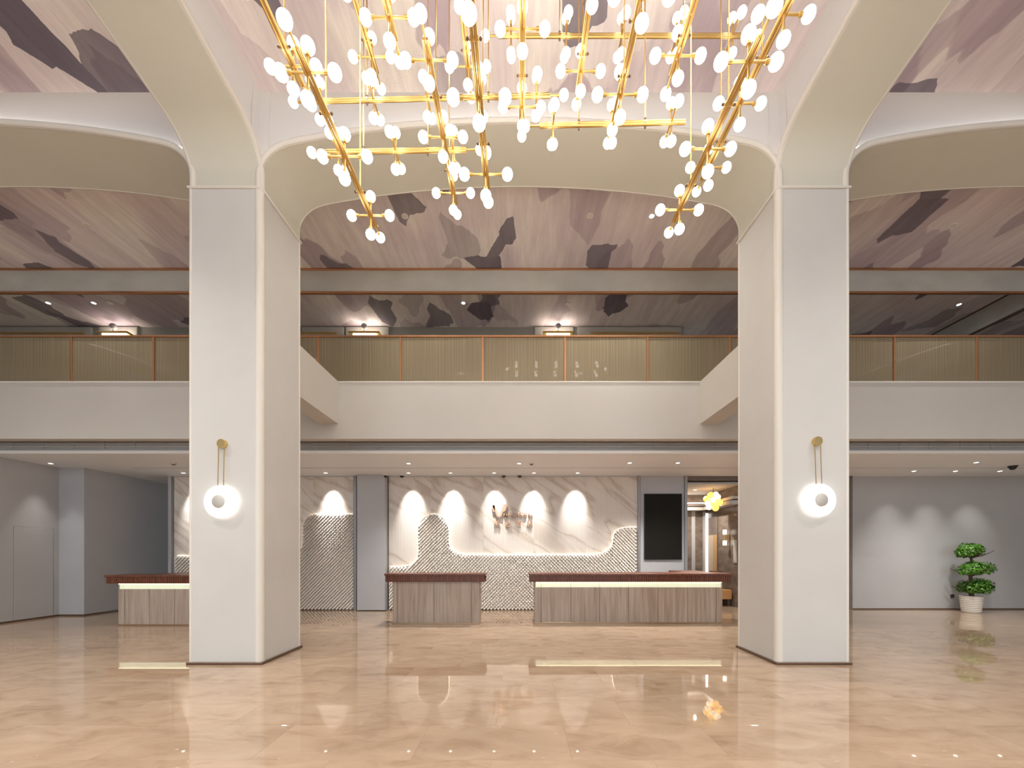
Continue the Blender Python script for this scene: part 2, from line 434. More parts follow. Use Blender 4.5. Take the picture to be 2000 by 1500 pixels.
# floor slab and tiles
fl = struct(MB().box(-15.5, 15.5, -10.2, 18, -0.2, -0.004).build('floor', simple('grout', (0.40,0.28,0.19), 0.25), smooth=False), 'polished beige marble floor')
TW, TD = 1.17, 0.585
tile = MB().bbox(-TW/2+.0004, TW/2-.0004, -TD/2+.0004, TD/2-.0004, -0.02, 0.0, 0.0005).mesh('tile', M['floor'], False)
cand = []
for j in range(-4, 18):
    yc = 2.89 + TD*(j+0.5)
    for i in range(-14, 15):
        xc = (i + (0.5 if j % 2 else 0)) * TW - 0.2
        if yc < 11.0 and abs(xc) < 14.6: cand.append((xc, yc))
def seen(p):
    x, y = p
    if y + TD/2 < 2.75: return False
    return abs(x) - TW/2 < (y+TD/2) * 1014/F + 0.1
vis = [p for p in cand if seen(p)]
vis.sort(key=lambda p: p[1] + abs(p[0])*0.05)
for (x, y) in vis[:300]: put('tile', tile, fl, (x, y, 0))
rest = MB()
keep = set(vis[:300])
for j in range(-22, 26):
    yc = 2.89 + TD*(j+0.5)
    for i in range(-14, 15):
        xc = (i + (0.5 if j % 2 else 0)) * TW - 0.2
        if (xc, yc) in keep: continue
        if abs(xc) > 15 or yc > 17.5: continue
        rest.add([(xc-TW/2+.0008, yc-TD/2+.0008, 0),(xc+TW/2-.0008, yc-TD/2+.0008, 0),(xc+TW/2-.0008, yc+TD/2-.0008, 0),(xc-TW/2+.0008, yc+TD/2-.0008, 0)], [(0,1,2,3)])
ro = rest.build('far_tiles', M['floor'], fl, smooth=False); ro['kind'] = 'stuff'

# columns
def column(sx, label):
    """sx=-1 left column, +1 right column"""
    xi, xo = sx*XI, sx*XO
    t = thing('column', label, 'column', ((xi+xo)/2, (Y1+Y2)/2, 0), 'lobby columns')
    a, b = min(xi, xo), max(xi, xo)
    m = MB(); pr = 0.05
    # plan outline: inner front corner cut back for the round post
    if sx < 0: poly = [(a, Y1), (b-pr, Y1), (b-pr, Y1+pr), (b, Y1+pr), (b, Y2), (a, Y2)]
    else: poly = [(a, Y2), (a, Y1+pr), (a+pr, Y1+pr), (a+pr, Y1), (b, Y1), (b, Y2)]
    n = len(poly)
    m.add([(x, y, 0.03) for x, y in poly] + [(x, y, ZS) for x, y in poly],
          [tuple(range(n)), tuple(range(n, 2*n))] + [(i, (i+1) % n, (i+1) % n + n, i+n) for i in range(n)])
    m.build('shaft', M['column'], t, smooth=False)
    cx = xi - sx*(-0.045)
    MB().tube((cx, Y1+0.045, 0.03), (cx, Y1+0.045, ZS+0.32), 0.058, 20).build('corner_molding', M['molding'], t)
    for (x, y) in ((xo - sx*0.012, Y1+0.012), (xi + sx*0.012, Y2-0.012), (xo - sx*0.012, Y2-0.012)):
        MB().tube((x, y, 0.03), (x, y, ZS), 0.022, 10).build('edge_bead', M['molding'], t)
    e = 0.012
    MB().sweep([(xo+sx*e, Y2+e, ZS), (xo+sx*e, Y1-e, ZS), (xi+sx*.10, Y1-e, ZS), (xi+sx*.02, Y1-e*.9, ZS-.004), (xi-sx*e, Y1+.03, ZS-.01), (xi-sx*e, Y2+e, ZS)], 0.017, 8).build('seam_bead', M['molding'], t)
    MB().bbox(a-0.03, b+0.03, Y1-0.03, Y2+0.03, 0, 0.034, 0.004).build('plinth', M['bronze'], t, smooth=False)
    return t
column(-1, 'tall grey column with a round wall lamp, left of the reception desks')
column(1, 'tall grey column with a round wall lamp, beside the doorway to the hall')
# the pair carrying the next arch row behind the camera
for sx in (-1, 1):
    c = MB().box(min(sx*XI, sx*XO), max(sx*XI, sx*XO), YB-.95, YB, 0, ZS).build('wall_pier', M['column'], smooth=False); struct(c)

# arches and vaults over three bays
BAYS = [(-1, -(XO + SPAN), -XO), (0, -XI, XI), (1, XO, XO + SPAN)]
for bi, x0, x1 in BAYS:
    nm = {-1: 'left', 0: 'centre', 1: 'right'}[bi]
    # lateral arch soffit (spans in x) of the near row, plus the row behind the camera
    for yy0, yy1, tagn in ((Y1, Y2, 'arch'), (YB-.95, YB, 'rear_arch')):
        rows = [[(x0+a, y, EYE+h) for a, h in ARCH] for y in (yy0, yy1)]
        m = MB().grid(rows)
        # spandrel on the far side, closing the space up to the ceiling
        yb = yy1 if tagn == 'arch' else yy0
        m.grid([[(x0+a, yb, EYE+h) for a, h in ARCH], [(x0+a, yb, ZC+.02) for a, h in ARCH]])
        o = m.build('ceiling_%s' % tagn, M['soffit'], fix=False, ang=60); struct(o, 'broad beige arch over the %s bay' % nm)
    # mouldings along the arch edges
    o = struct(MB().sweep([(x0+a, Y1+.018, EYE+h) for a, h in arch_off(0.040)], 0.043, 12).build('trim_arch', M['molding']))
    o = struct(MB().sweep([(x0+a, Y2-.01, EYE+h) for a, h in arch_off(0.026)], 0.03, 8).build('trim_arch', M['molding']))
    # vault cove: loft from behind the moulding up to the mural ceiling
    d = 0.14; ins = 0.09; insy = 0.15
    cove = struct(MB().build('ceiling_cove', M['cove']) if False else put('ceiling_cove', None), None) if False else None
    mb = MB()
    def side(pfun, n_out):
        rows = []
        S = 9
        for si in range(S+1):
            s_ = si/S*math.pi/2
            row = []
            for (a, h) in ARCH2:
                row.append(pfun(a, h, s_))
            rows.append(row)
        return rows
    ARCH2 = [(-d, ARCH[0][1])] + ARCH + [(SPAN+d, ARCH[-1][1])]
    def interp(a, lo, hi): return lo + (hi-lo)*(a+d)/(SPAN+2*d)
    cx0, cx1, cy0, cy1 = x0+ins, x1-ins, YB+insy, Y1-insy
    def mix(e, c_, s_):
        k = 1-math.cos(s_); z = math.sin(s_)
        return (e[0]+(c_[0]-e[0])*k, e[1]+(c_[1]-e[1])*k, e[2]+(c_[2]-e[2])*z)
    fr = lambda a, h, s_: mix((x0+a, Y1+d, EYE+h+.01), (interp(a, cx0, cx1), cy1, ZC), s_)
    bk = lambda a, h, s_: mix((x0+a, YB-d, EYE+h+.01), (interp(a, cx0, cx1), cy0, ZC), s_)
    lf = lambda a, h, s_: mix((x0-d, YB+a, EYE+h+.01), (cx0, interp(a, cy0, cy1), ZC), s_)
    rt = lambda a, h, s_: mix((x1+d, YB+a, EYE+h+.01), (cx1, interp(a, cy0, cy1), ZC), s_)
    for fn in (fr, bk, lf, rt): mb.grid(side(fn, 0))
    cv = struct(mb.build('ceiling_cove', M['cove'], fix=False, ang=70), 'white lit cove of the %s vault' % nm)
    mu = MB().add([(cx0, cy0, ZC), (cx1, cy0, ZC), (cx1, cy1, ZC), (cx0, cy1, ZC)], [(0,1,2,3)]).build('ceiling_mural', M['mural'], smooth=False, fix=False)
    struct(mu, 'mauve brushstroke mural ceiling of the %s bay' % nm)
    # LED strips hidden behind the mouldings
    off = arch_off(0.105)
    lo = [(a, h) for a, h in off if h > 5.10]
    for pts in ([(x0+a, Y1+.072, EYE+h) for a, h in lo], [(x0-.072, YB+a, EYE+h) for a, h in lo], [(x1+.072, YB+a, EYE+h) for a, h in lo], [(x0+a, YB-.072, EYE+h) for a, h in lo]):
        MB().sweep(pts, 0.009, 6).build('light_strip', M['led'], cv)
# longitudinal ribs
for sx in (-1, 1):
    rows = [[(sx*x, YB+a, EYE+h) for a, h in ARCH] for x in (XI, XO)]
    struct(MB().grid(rows).build('ceiling_rib', M['soffit'], fix=False, ang=60), 'broad beige rib curving overhead from the %s column' % ('left' if sx < 0 else 'right'))
    for x, s2 in ((XI, 1), (XO, -1)):
        struct(MB().sweep([(sx*(x + s2*.018), YB+a, EYE+h) for a, h in arch_off(0.040)], 0.043, 12).build('trim_rib', M['molding']))
for sx in (-1, 1):
    rows = [[(sx*x, YB+a, EYE+h) for a, h in ARCH] for x in (XO+SPAN, XO+SPAN+.96)]
    struct(MB().grid(rows).build('ceiling_rib', M['soffit'], fix=False, ang=60))
    struct(MB().sweep([(sx*(XO+SPAN+.018), YB+a, EYE+h) for a, h in arch_off(0.040)], 0.043, 12).build('trim_rib', M['molding']))

# rear part of the lobby (behind the camera), outer side walls
struct(MB().box(-15.5, 15.5, -10.2, YB-.9, ZC, ZC+.1).build('ceiling_rear', M['cove'], smooth=False))
for sx, nm in ((-1, 'left'), (1, 'right')):
    struct(MB().box(sx*15.5-.1, sx*15.5+.1, -10.2, 18, 0, ZC+.3).build('wall_%s_outer' % nm, M['column'], smooth=False))
    struct(MB().box(min(sx*12.3, sx*15.5), max(sx*12.3, sx*15.5), -10.2, Y2, ZC-.6, ZC-.5).build('ceiling_side', M['cove'], smooth=False))

# mezzanine ceiling with mural
struct(MB().add([(-15.5, Y2, ZC), (15.5, Y2, ZC), (15.5, 14, ZC), (-15.5, 14, ZC)], [(0,1,2,3)]).build('ceiling_mezzanine', M['mural'], smooth=False, fix=False), 'mauve brushstroke mural ceiling over the mezzanine')

# balcony: parapet, slab, tie beams to the columns
ZP0, ZP1 = PZ(857, YP), PZ(747.5, YP)
struct(MB().box(-15.4, 15.4, YP, YP+.16, ZP0, ZP1).build('wall_balcony', M['balcony'], smooth=False), 'plain cream balcony front below the railing')
struct(MB().bbox(-15.4, 15.4, YP-.015, YP+.18, ZP1, ZP1+.025, .004).build('trim_balcony', M['whitetrim'], smooth=False))
struct(MB().box(-15.4, 15.4, YP+.16, 14, ZP0+.25, ZP1-.25).build('floor_mezzanine', M['balcony'], smooth=False))
for sx in (-1, 1):
    zb, zt = PZ(828, YP), ZP1+.02
    struct(MB().box(min(sx*3.54, sx*3.90), max(sx*3.54, sx*3.90), Y2-.02, YP+.01, zb, zt).build('trim_beam', M['balcony'], smooth=False), 'short beam tying the %s column to the balcony' % ('left' if sx < 0 else 'right'))

# ceiling under the balcony
YF = 8.16
struct(MB().box(-15.4, 15.4, YF, 18, ZL, ZL+.06).build('ceiling_reception', M['ceil'], smooth=False), 'low cream ceiling with small downlights')
struct(MB().bbox(-15.4, 15.4, YF-.02, YF+.02, ZL-.004, ZL+.062, .004).build('trim_ceiling', M['whitetrim'], smooth=False))
struct(MB().box(-9.2, 15.4, 9.52, 9.54, ZL-.006, ZL+.004).build('trim_ceiling_step', M['greypanel'], smooth=False))
g = thing('air_grille', 'long grey air grille slot under the balcony front', 'vent', (0, YF, ZL+.065))
MB().box(-15.3, 15.3, YF+.05, YF+.07, ZL+.064, ZP0+.3).build('backing', simple('grille_dark', (0.40,0.38,0.35), 0.7), g, smooth=False)
for k in range(5):
    z = ZL+.074+k*.062
    MB().bbox(-15.3, 15.3, YF+.03, YF+.05, z, z+.036, .004).build('slat', M['louvre'], g, smooth=False)
for px in range(20, 2000, 60):
    x = PX(px, YF)
    MB().box(x-.006, x+.006, YF+.028, YF+.05, ZL+.064, ZP0+.28).build('divider', M['louvre'], g, smooth=False)

# reception wall: solid backing walls (with the hall opening)
XD0, XD1 = 4.45, 6.95
ZD = PZ(937, YW)
wb = MB().box(-9.24, XD0, YW+.06, YW+.3, 0, ZL).build('wall_back', M['greywall'], smooth=False); struct(wb, 'back wall of the reception')
struct(MB().box(XD1, 15.4, YW+.06, YW+.3, 0, ZL).build('wall_back_right', M['greywall'], smooth=False), 'plain grey wall behind the potted topiary')
struct(MB().box(XD0, XD1, YW+.02, YW+.3, ZD, ZL).build('wall_back_header', M['brownwood'], smooth=False))
struct(MB().box(8.72, 8.80, YW+.0, YW+.08, 0, ZL).build('trim_jamb', M['brownwood'], smooth=False))
struct(MB().box(-9.24, -9.16, YW-.03, YW+.3, 0, ZL).build('trim_end', M['greypanel'], smooth=False))
# baseboards
struct(MB().box(8.80, 15.4, YW+.045, YW+.06, 0, .03).build('baseboard_right', M['bronze'], smooth=False))

# left side wall of the reception, stepping in towards the back
XL0, XL1, YS = -10.96, -10.36, 9.51
struct(MB().box(XL0-.2, XL0, 6.5, YS+.0, 0, ZL).build('wall_left', M['greywall'], smooth=False), 'grey side wall with a flush door')
struct(MB().box(XL0-.2, XL1, YS, YS+.15, 0, ZL).build('wall_left_step', M['greypanel'], smooth=False), 'narrow grey return between the two side walls')
struct(MB().box(XL1-.2, XL1, YS+.15, 17.9, 0, ZL).build('wall_left_rear', M['greywall'], smooth=False), 'grey side wall running back past the left desk')
struct(MB().box(XL1-.2, -9.0, 17.6, 17.8, 0, ZL).build('wall_left_end', M['greywall'], smooth=False))
struct(MB().box(XL0, XL0+.012, 6.5, YS, 0, .035).build('baseboard_left', M['bronze'], smooth=False))
struct(MB().box(XL0, XL1+.012, YS-.012, YS, 0, .035).build('baseboard_left', M['bronze'], smooth=False))
struct(MB().box(XL1, XL1+.012, YS, 17.6, 0, .035).build('baseboard_left', M['bronze'], smooth=False))
ya, yb_ = 8.66, 9.39
dr = struct(MB().bbox(XL0-.02, XL0+.006, ya, yb_, .035, 2.07, .003).build('door_1', M['greywall'], smooth=False), 'flush grey door in the left side wall')
m = MB(); m.box(XL0-.01, XL0+.003, ya-.008, ya, .035, 2.078); m.box(XL0-.01, XL0+.003, yb_, yb_+.008, .035, 2.078); m.box(XL0-.01, XL0+.003, ya-.008, yb_+.008, 2.07, 2.078)
m.build('door_gap', simple('gap_shadow', (0.22,0.21,0.20), 0.8), dr, smooth=False)

# marble slabs of the reception wall
def slabs(name, label, edges, top):
    t = struct(MB().box(PX(edges[0], YW), PX(edges[-1], YW), YW+.045, YW+.06, 0.0, top).build(name, M['greywall'], smooth=False), label)
    for a, b in zip(edges[:-1], edges[1:]):
        xa, xb = PX(a, YW)+.001, PX(b, YW)-.001
        c = Vector(((xa+xb)/2, YW+.03, 0)); h = (xb-xa)/2
        me = MB().bbox(-h, h, -.03, .015, 0.02, top, .002).mesh('marble_slab', M['marble'], False)
        put('marble_slab', me, t, c)
    return t
slabs('wall_marble_left', 'pale veined marble wall left of the grey pier', [340, 440, 530, 612, 692], ZL-.02)
slabs('wall_marble_centre', 'pale veined marble wall behind the hotel sign', [759, 842, 944, 1043, 1145, 1245], ZL-.02)
struct(MB().box(-9.16, 4.42, YW-.01, YW+.05, ZL-.022, ZL).build('trim_shadow_gap', M['greypanel'], smooth=False))
# grey pier and grey screen panel
pr_ = struct(MB().bbox(PX(697, 10.32), PX(752, 10.32), 10.32, YW+.05, .02, ZL, .006).build('wall_pier_grey', M['greypanel'], smooth=False), 'grey pier between the two marble walls')
for a, b in ((692, 697), (752, 758)):
    struct(MB().box(PX(a, YW)-.005, PX(b, YW)+.005, YW-.06, YW+.05, 0, ZL).build('trim_pier', simple('steel_edge', (0.30,0.29,0.28), 0.35, 0.5), smooth=False))
sp_ = struct(MB().bbox(PX(1250, YW), PX(1336, YW), YW-.02, YW+.06, 0, ZL, .006).build('wall_screen_panel', M['greypanel'], smooth=False), 'grey wall panel carrying the black screen')
for a, b in ((1245, 1249), (1336, 1341)):
    struct(MB().box(PX(a, YW), PX(b, YW), YW-.06, YW+.06, 0, ZL).build('trim_panel', simple('steel_edge', (0.33,0.32,0.31), 0.35, 0.5), smooth=False))

# black display screen
s = thing('display_screen', 'blank black wall screen in portrait format on grey panel', 'screen', P(1293, 1093, YW-.03))
x0, x1, z0, z1 = PX(1257, YW), PX(1330, YW), PZ(1093, YW), PZ(965, YW)
MB().bbox(x0, x1, YW-.07, YW-.02, z0, z1, .004).build('frame', M['blackp'], s, smooth=False)
MB().box(x0+.012, x1-.012, YW-.074, YW-.069, z0+.012, z1-.012).build('panel', M['black'], s, smooth=False)

# ------------------------------------------------------------------ scale-tile feature panels with LED outline
YT = YW-.07
def arcpts(cx, cy, r, a0, a1, n=8, ry=None):
    ry = ry or r
    return [(cx + r*math.cos(R(a0+(a1-a0)*k/n)), cy - ry*math.sin(R(a0+(a1-a0)*k/n))) for k in range(n+1)]
top_c = [(761,1107)] + [(772,1107)] + arcpts(785, 1077, 32, -90, 0, 8, 30) [1:] + arcpts(846, 1036, 30, 180, 0, 14, 32) + [(876,1050)] + arcpts(908, 1058, 32, 180, 270, 8, 25) + [(1000,1083),(1100,1083),(1150,1083)] + arcpts(1160, 1056, 38, -90, -10, 8, 27) + arcpts(1224, 1052, 26, 175, 90, 8, 22) + [(1244,1030)]
top_l = [(343,1086),(450,1086),(548,1086)] + arcpts(556, 1056, 36, -90, -5, 8, 30) + arcpts(618, 1030, 26, 180, 90, 8, 26) + [(650,1004),(691,1004)]
def inside(px, py, poly):
    c_ = False; n = len(poly)
    for i in range(n):
        x1_, y1_ = poly[i]; x2_, y2_ = poly[(i+1) % n]
        if (y1_ > py) != (y2_ > py) and px < (x2_-x1_)*(py-y1_)/(y2_-y1_)+x1_: c_ = not c_
    return c_
def feature(top, label, name):
    poly = [(PX(a, YT), PZ(b, YT)) for a, b in top]
    full = poly + [(poly[-1][0], 0.03), (poly[0][0], 0.03)]
    t = thing(name, label, 'wall panel', ((poly[0][0]+poly[-1][0])/2, YT, 0.0))
    MB().prism(full, YT+.012, YT+.05).build('backing', M['tilebed'], t, smooth=False)
    W, H = 0.092, 0.046
    m = MB()
    x0_, x1_ = poly[0][0], poly[-1][0]; zt = max(p[1] for p in poly)
    nr = int(zt/H)+1
    for r_ in range(nr):
        zc = 0.05 + r_*H
        nx = int((x1_-x0_)/W)+1
        for i in range(nx+1):
            xc = x0_ + W*(i + (0.5 if r_ % 2 else 0))
            if not inside(xc, zc+H*.3, full): continue
            pd = .06
            xl, xr = max(xc-W*.46, x0_), min(xc+W*.46, x1_)
            m.add([(xc, YT+.012, zc+H), (xl, YT-.012, zc), (xc, YT-pd, zc-H*.72), (xr, YT-.012, zc), (xl, YT+.012, zc), (xc, YT+.012, zc-H*.72), (xr, YT+.012, zc)],
                  [(0,1,2),(0,2,3),(1,4,5,2),(2,5,6,3),(0,4,1),(0,3,6)])
    o = m.build('scale_tiles', M['scale'], t, smooth=False, fix=False); o['kind'] = 'stuff'
    off = [(x, YT+.044, z+.001) for x, z in poly]
    MB().sweep(off, 0.009, 6).build('light_strip', M['ledwarm'], t)
    MB().box(x0_, x1_, YT, YT+.05, 0, .03).build('plinth', M['bronze'], t, smooth=False)
    return t
feature(top_c, 'white scale-tiled feature panel with glowing curved outline behind the desks', 'feature_panel')
feature(top_l, 'white scale-tiled feature panel with rounded glowing corner left of grey pier', 'feature_panel')

# hotel sign
sg = thing('hotel_sign', 'rose-gold hotel sign with large V emblem and two lines of lettering', 'sign', P(1003, 1030, YW-.06))
M['rosegold'] = simple('rose_gold', (0.62, 0.36, 0.23), 0.3, 0.85)
def letter(txt, pxc, py_base, hpx, wpx=None, name='letter'):
    cu = bpy.data.curves.new('txt', 'FONT'); cu.body = txt; cu.size = 1.0; cu.extrude = 0.0; cu.offset = 0.006 if ord(txt[0]) < 200 else 0.0
    to = bpy.data.objects.new('txt', cu); col.objects.link(to)
    bpy.context.view_layer.update()
    dg = bpy.context.evaluated_depsgraph_get()
    me = bpy.data.meshes.new_from_object(to.evaluated_get(dg))
    bpy.data.objects.remove(to)
    vs = [v.co.copy() for v in me.vertices]
    if not vs: return
    xa, xb = min(v.x for v in vs), max(v.x for v in vs); za, zb = min(v.y for v in vs), max(v.y for v in vs)
    s_ = YW/F; sh = hpx*s_/(zb-za); sw = (wpx*s_/(xb-xa)) if wpx else sh
    import bmesh
    b = bmesh.new(); b.from_mesh(me)
    for v in b.verts: v.co = Vector(((v.co.x-(xa+xb)/2)*sw, 0, (v.co.y-za)*sh))
    ex = bmesh.ops.extrude_face_region(b, geom=b.faces[:])
    for g_ in ex['geom']:
        if isinstance(g_, bmesh.types.BMVert): g_.co.y -= .035
    bmesh.ops.recalc_face_normals(b, faces=b.faces); b.to_mesh(me); b.free()
    me.materials.clear(); me.materials.append(M['rosegold'])
    put(name, me, sg, P(pxc, py_base, YW-.02))
xs = [987.5, 997.5, 1005.5, 1011.5, 1017.5, 1026, 1036]
for ch, x in zip('MADISON', xs): letter(ch, x, 1010.5, 9.2, 2.0 if ch == 'I' else 7.0)
for ch, x in zip('\u7f8e\u4ed1\u9152\u5e97', (970.5, 991.5, 1012.5, 1034.5)): letter(ch, x, 1028.5, 12.0, 11.5)
def slab_poly(pts, name):
    MB().prism([(PX(a, YW), PZ(b, YW)) for a, b in pts], YW-.06, YW-.02).build(name, M['rosegold'], sg, smooth=False)
slab_poly([(961.5,987),(966,987),(976,1010),(971,1010)], 'emblem_stroke')
slab_poly([(961.5,987),(966.5,987),(967,1000),(963,1000)], 'emblem_stroke')
slab_poly([(983.5,985.5),(991,985.5),(987,998.5),(982.5,1000),(979,1010),(974.5,1010)], 'emblem_stroke')

# ------------------------------------------------------------------ reception desks
def desk(name, label, bx0, bx1, tx0, tx1, Yf, ybase, ytop, joints, lit, depth, ret=None):
    s_ = F/Yf
    X = lambda p: (p-VX)/s_
    Z = lambda p: EYE + (VY-p)/s_
    t = thing(name, label, 'reception desk', ((X(bx0)+X(bx1))/2, Yf+depth/2, 0))
    zt = Z(ytop); zs0 = Z(ytop+16.5); zb = 0.03
    ov = 0.06
    MB().box(X(bx0)+.02, X(bx1)-.02, Yf+.03, Yf+depth, zb, zs0).build('body', M['greywood'], t, smooth=False)
    MB().bbox(X(bx0)-.01, X(bx1)+.01, Yf-.012, Yf+depth, 0, zb, .003).build('plinth', M['deskbase'], t, smooth=False)
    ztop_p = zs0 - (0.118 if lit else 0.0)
    e = [bx0] + joints + [bx1]
    for a, b in zip(e[:-1], e[1:]):
        xa, xb = X(a)+.0035, X(b)-.0035
        c = Vector(((xa+xb)/2, Yf+.015, 0)); h = (xb-xa)/2
        me = MB().bbox(-h, h, -.015, .016, zb, ztop_p, .002).mesh('front_panel', M['greywood'], False)
        put('front_panel', me, t, c)
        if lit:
            me = MB().bbox(-h, h, -.008, .016, ztop_p+.002, zs0, .002).mesh('glow_band', M['deskglow'], False)  # top of the front lit by the LED, imitated by a glowing band
            put('glow_band', me, t, c)
    # side panels
    for xx in (X(bx0), X(bx1)):
        MB().bbox(xx-.012, xx+.012, Yf+.002, Yf+depth, zb, zs0, .003).build('side_panel', M['greywood'], t, smooth=False)
    yf2 = Yf-ov
    cap = MB().bbox(X(tx0), X(tx1), yf2, Yf+depth+.08, zt-.045, zt, .008).build('worktop', M['redwood'], t, smooth=False)
    # fluted apron below the worktop
    xa, xb = X(tx0)+.03, X(tx1)-.03
    MB().box(xa, xb, yf2+.022, Yf+depth+.05, zs0, zt-.045).build('apron', M['redwood'], t, smooth=False)
    nfl = int((xb-xa)/.045)
    mm = MB()
    for k in range(nfl):
        xc = xa+(k+.5)*(xb-xa)/nfl
        mm.sweep([(xc, yf2+.024, zs0), (xc, yf2+.024, zt-.045)], .016, 6)
    nd = int((depth+.05)/.045)
    for k in range(nd):
        yc = yf2+.04+k*.045
        for xx in (xa, xb): mm.sweep([(xx, yc, zs0), (xx, yc, zt-.045)], .016, 6)
    o = mm.build('fluting', M['redwood'], t, fix=False); o['kind'] = 'stuff'
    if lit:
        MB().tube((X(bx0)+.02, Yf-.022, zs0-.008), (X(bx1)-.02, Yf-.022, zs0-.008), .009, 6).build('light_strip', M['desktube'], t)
    if ret:
        rx0, rx1, ryb = ret
        MB().bbox(rx0, rx1, Yf+depth+.08, ryb, zt-.045, zt, .006).build('return_worktop', M['redwood'], t, smooth=False)
        MB().box(rx0+.08, rx1-.06, Yf+depth+.08, ryb-.06, 0, zt-.045).build('return_body', M['greywood'], t, smooth=False)
    return t
desk('reception_desk', 'short grey wood desk with red-brown top and no lit strip, middle of three', 768, 935, 752, 948, 8.40, 1219, 1120, [777, 848, 921], False, 0.42)
desk('reception_desk', 'long grey wood desk with glowing strip under red-brown top, before the screen', 1045, 1410, 1033, 1429, 8.46, 1217, 1120, [1057, 1115, 1171, 1228, 1285, 1343, 1399], True, 0.55, (3.72, 4.38, 9.95))
desk('reception_desk', 'grey wood desk with glowing strip under red-brown top, half hidden by left column', 232, 430, 208, 446, 8.22, 1223, 1123, [243, 292, 341, 388], True, 0.45, (-7.95, -7.3, 9.4))

# ------------------------------------------------------------------ glass railing on the balcony
YR = YP+.06
rl = thing('balcony_railing', 'copper framed bronze glass railing along the balcony', 'railing', (0, YR, ZP1+.025))
zr0, zr1 = ZP1+.025, PZ(657, YR)
MB().bbox(-15.3, 15.3, YR-.03, YR+.03, zr1-.022, zr1+.012, .004).build('top_rail', M['copper'], rl, smooth=False)
posts = [622 + 160.55*k for k in range(-7, 12)]
pm = MB().bbox(-.02, .02, -.022, .022, 0, zr1-.022-zr0, .003).mesh('post', M['copper'], False)
for p_ in posts: put('post', pm, rl, (PX(p_, YR), YR, zr0))
for a, b in zip(posts[:-1], posts[1:]):
    xa, xb = PX(a, YR)+.021, PX(b, YR)-.021
    me = MB().box(-(xb-xa)/2, (xb-xa)/2, -.006, .006, .004, zr1-.024-zr0).mesh('glass_panel', M['reeded'], False)
    put('glass_panel', me, rl, ((xa+xb)/2, YR, zr0), (0, 0, random.uniform(-.006, .006)))

# smoke curtain bands under the mezzanine ceiling
YM = 8.46
sm = thing('smoke_curtain', 'grey creased membrane band with copper edges hanging above the railing', 'curtain', (0, YM, PZ(573, YM)))
zb, zt = PZ(573, YM), ZC-.002
rows = []
for zi in range(7):
    z = zb+.03 + (zt-.06-zb)*zi/6
    rows.append([(x/10, YM + .006*math.sin(x*.13+zi*.5)*math.sin(x*.031) + .004*math.sin(x*.41+zi), z) for x in range(-154, 114, 2)])
MB().grid(rows).build('membrane', M['membrane'], sm, fix=False, ang=80)
MB().bbox(-15.4, 11.36, YM-.03, YM+.03, zb-.012, zb+.03, .004).build('edge_bar', M['copper'], sm, smooth=False)
MB().bbox(-15.4, 11.36, YM-.03, YM+.03, zt-.035, zt, .004).build('edge_bar', M['copper'], sm, smooth=False)
s2 = thing('smoke_curtain', 'dark grey membrane band receding along the right end of the mezzanine', 'curtain', (11.39, 11, zb))
MB().box(11.37, 11.40, YM+.05, 13.9, zb+.02, zt-.03).build('membrane', M['membrane'], s2, smooth=False)
MB().box(11.355, 11.415, YM+.05, 13.9, zb-.01, zb+.02).build('edge_bar', M['bronze'], s2, smooth=False)
MB().box(11.355, 11.415, YM+.05, 13.9, zt-.03, zt).build('edge_bar', M['bronze'], s2, smooth=False)
# continue the front band to the right edge
s3 = MB().box(11.42, 15.4, YM-.01, YM+.01, zb+.02, zt-.03).build('membrane', M['membrane'], sm, smooth=False)
for za_, zb_ in ((zb-.012, zb+.03), (zt-.035, zt)): MB().bbox(11.36, 15.4, YM-.03, YM+.03, za_, zb_, .004).build('edge_bar', M['copper'], sm, smooth=False)

# mezzanine back wall with panelling
YZ = 10.60
XZ = PX(1337, YZ)
struct(MB().box(-15.4, XZ, YZ+.05, YZ+.2, ZP1-.3, ZC).build('wall_mezzanine', M['mezzwall'], smooth=False), 'grey panelled wall at the back of the mezzanine')
struct(MB().box(XZ, 15.4, 13.6, 13.8, ZP1-.3, ZC).build('wall_mezzanine_deep', simple('deep_wall', (0.30,0.28,0.26), 0.6), smooth=False))
for a, b in ((-60, 180), (195, 270), (380, 560), (590, 672), (676, 760), (1044, 1120), (1128, 1330)):
    struct(MB().bbox(PX(a, YZ), PX(b, YZ), YZ-.03, YZ+.05, ZP1-.25, ZC-.03, .01).build('trim_wall_panel', simple('mezz_panel', (0.45,0.43,0.38), 0.55), smooth=False))
for a, b in ((-30, 168), (588, 660), (1152, 1326)):
    struct(MB().bbox(PX(a, YZ), PX(b, YZ), YZ-.06, YZ-.03, PZ(654.5, YZ), PZ(650.5, YZ), .004).build('trim_brass', M['brass'], smooth=False))
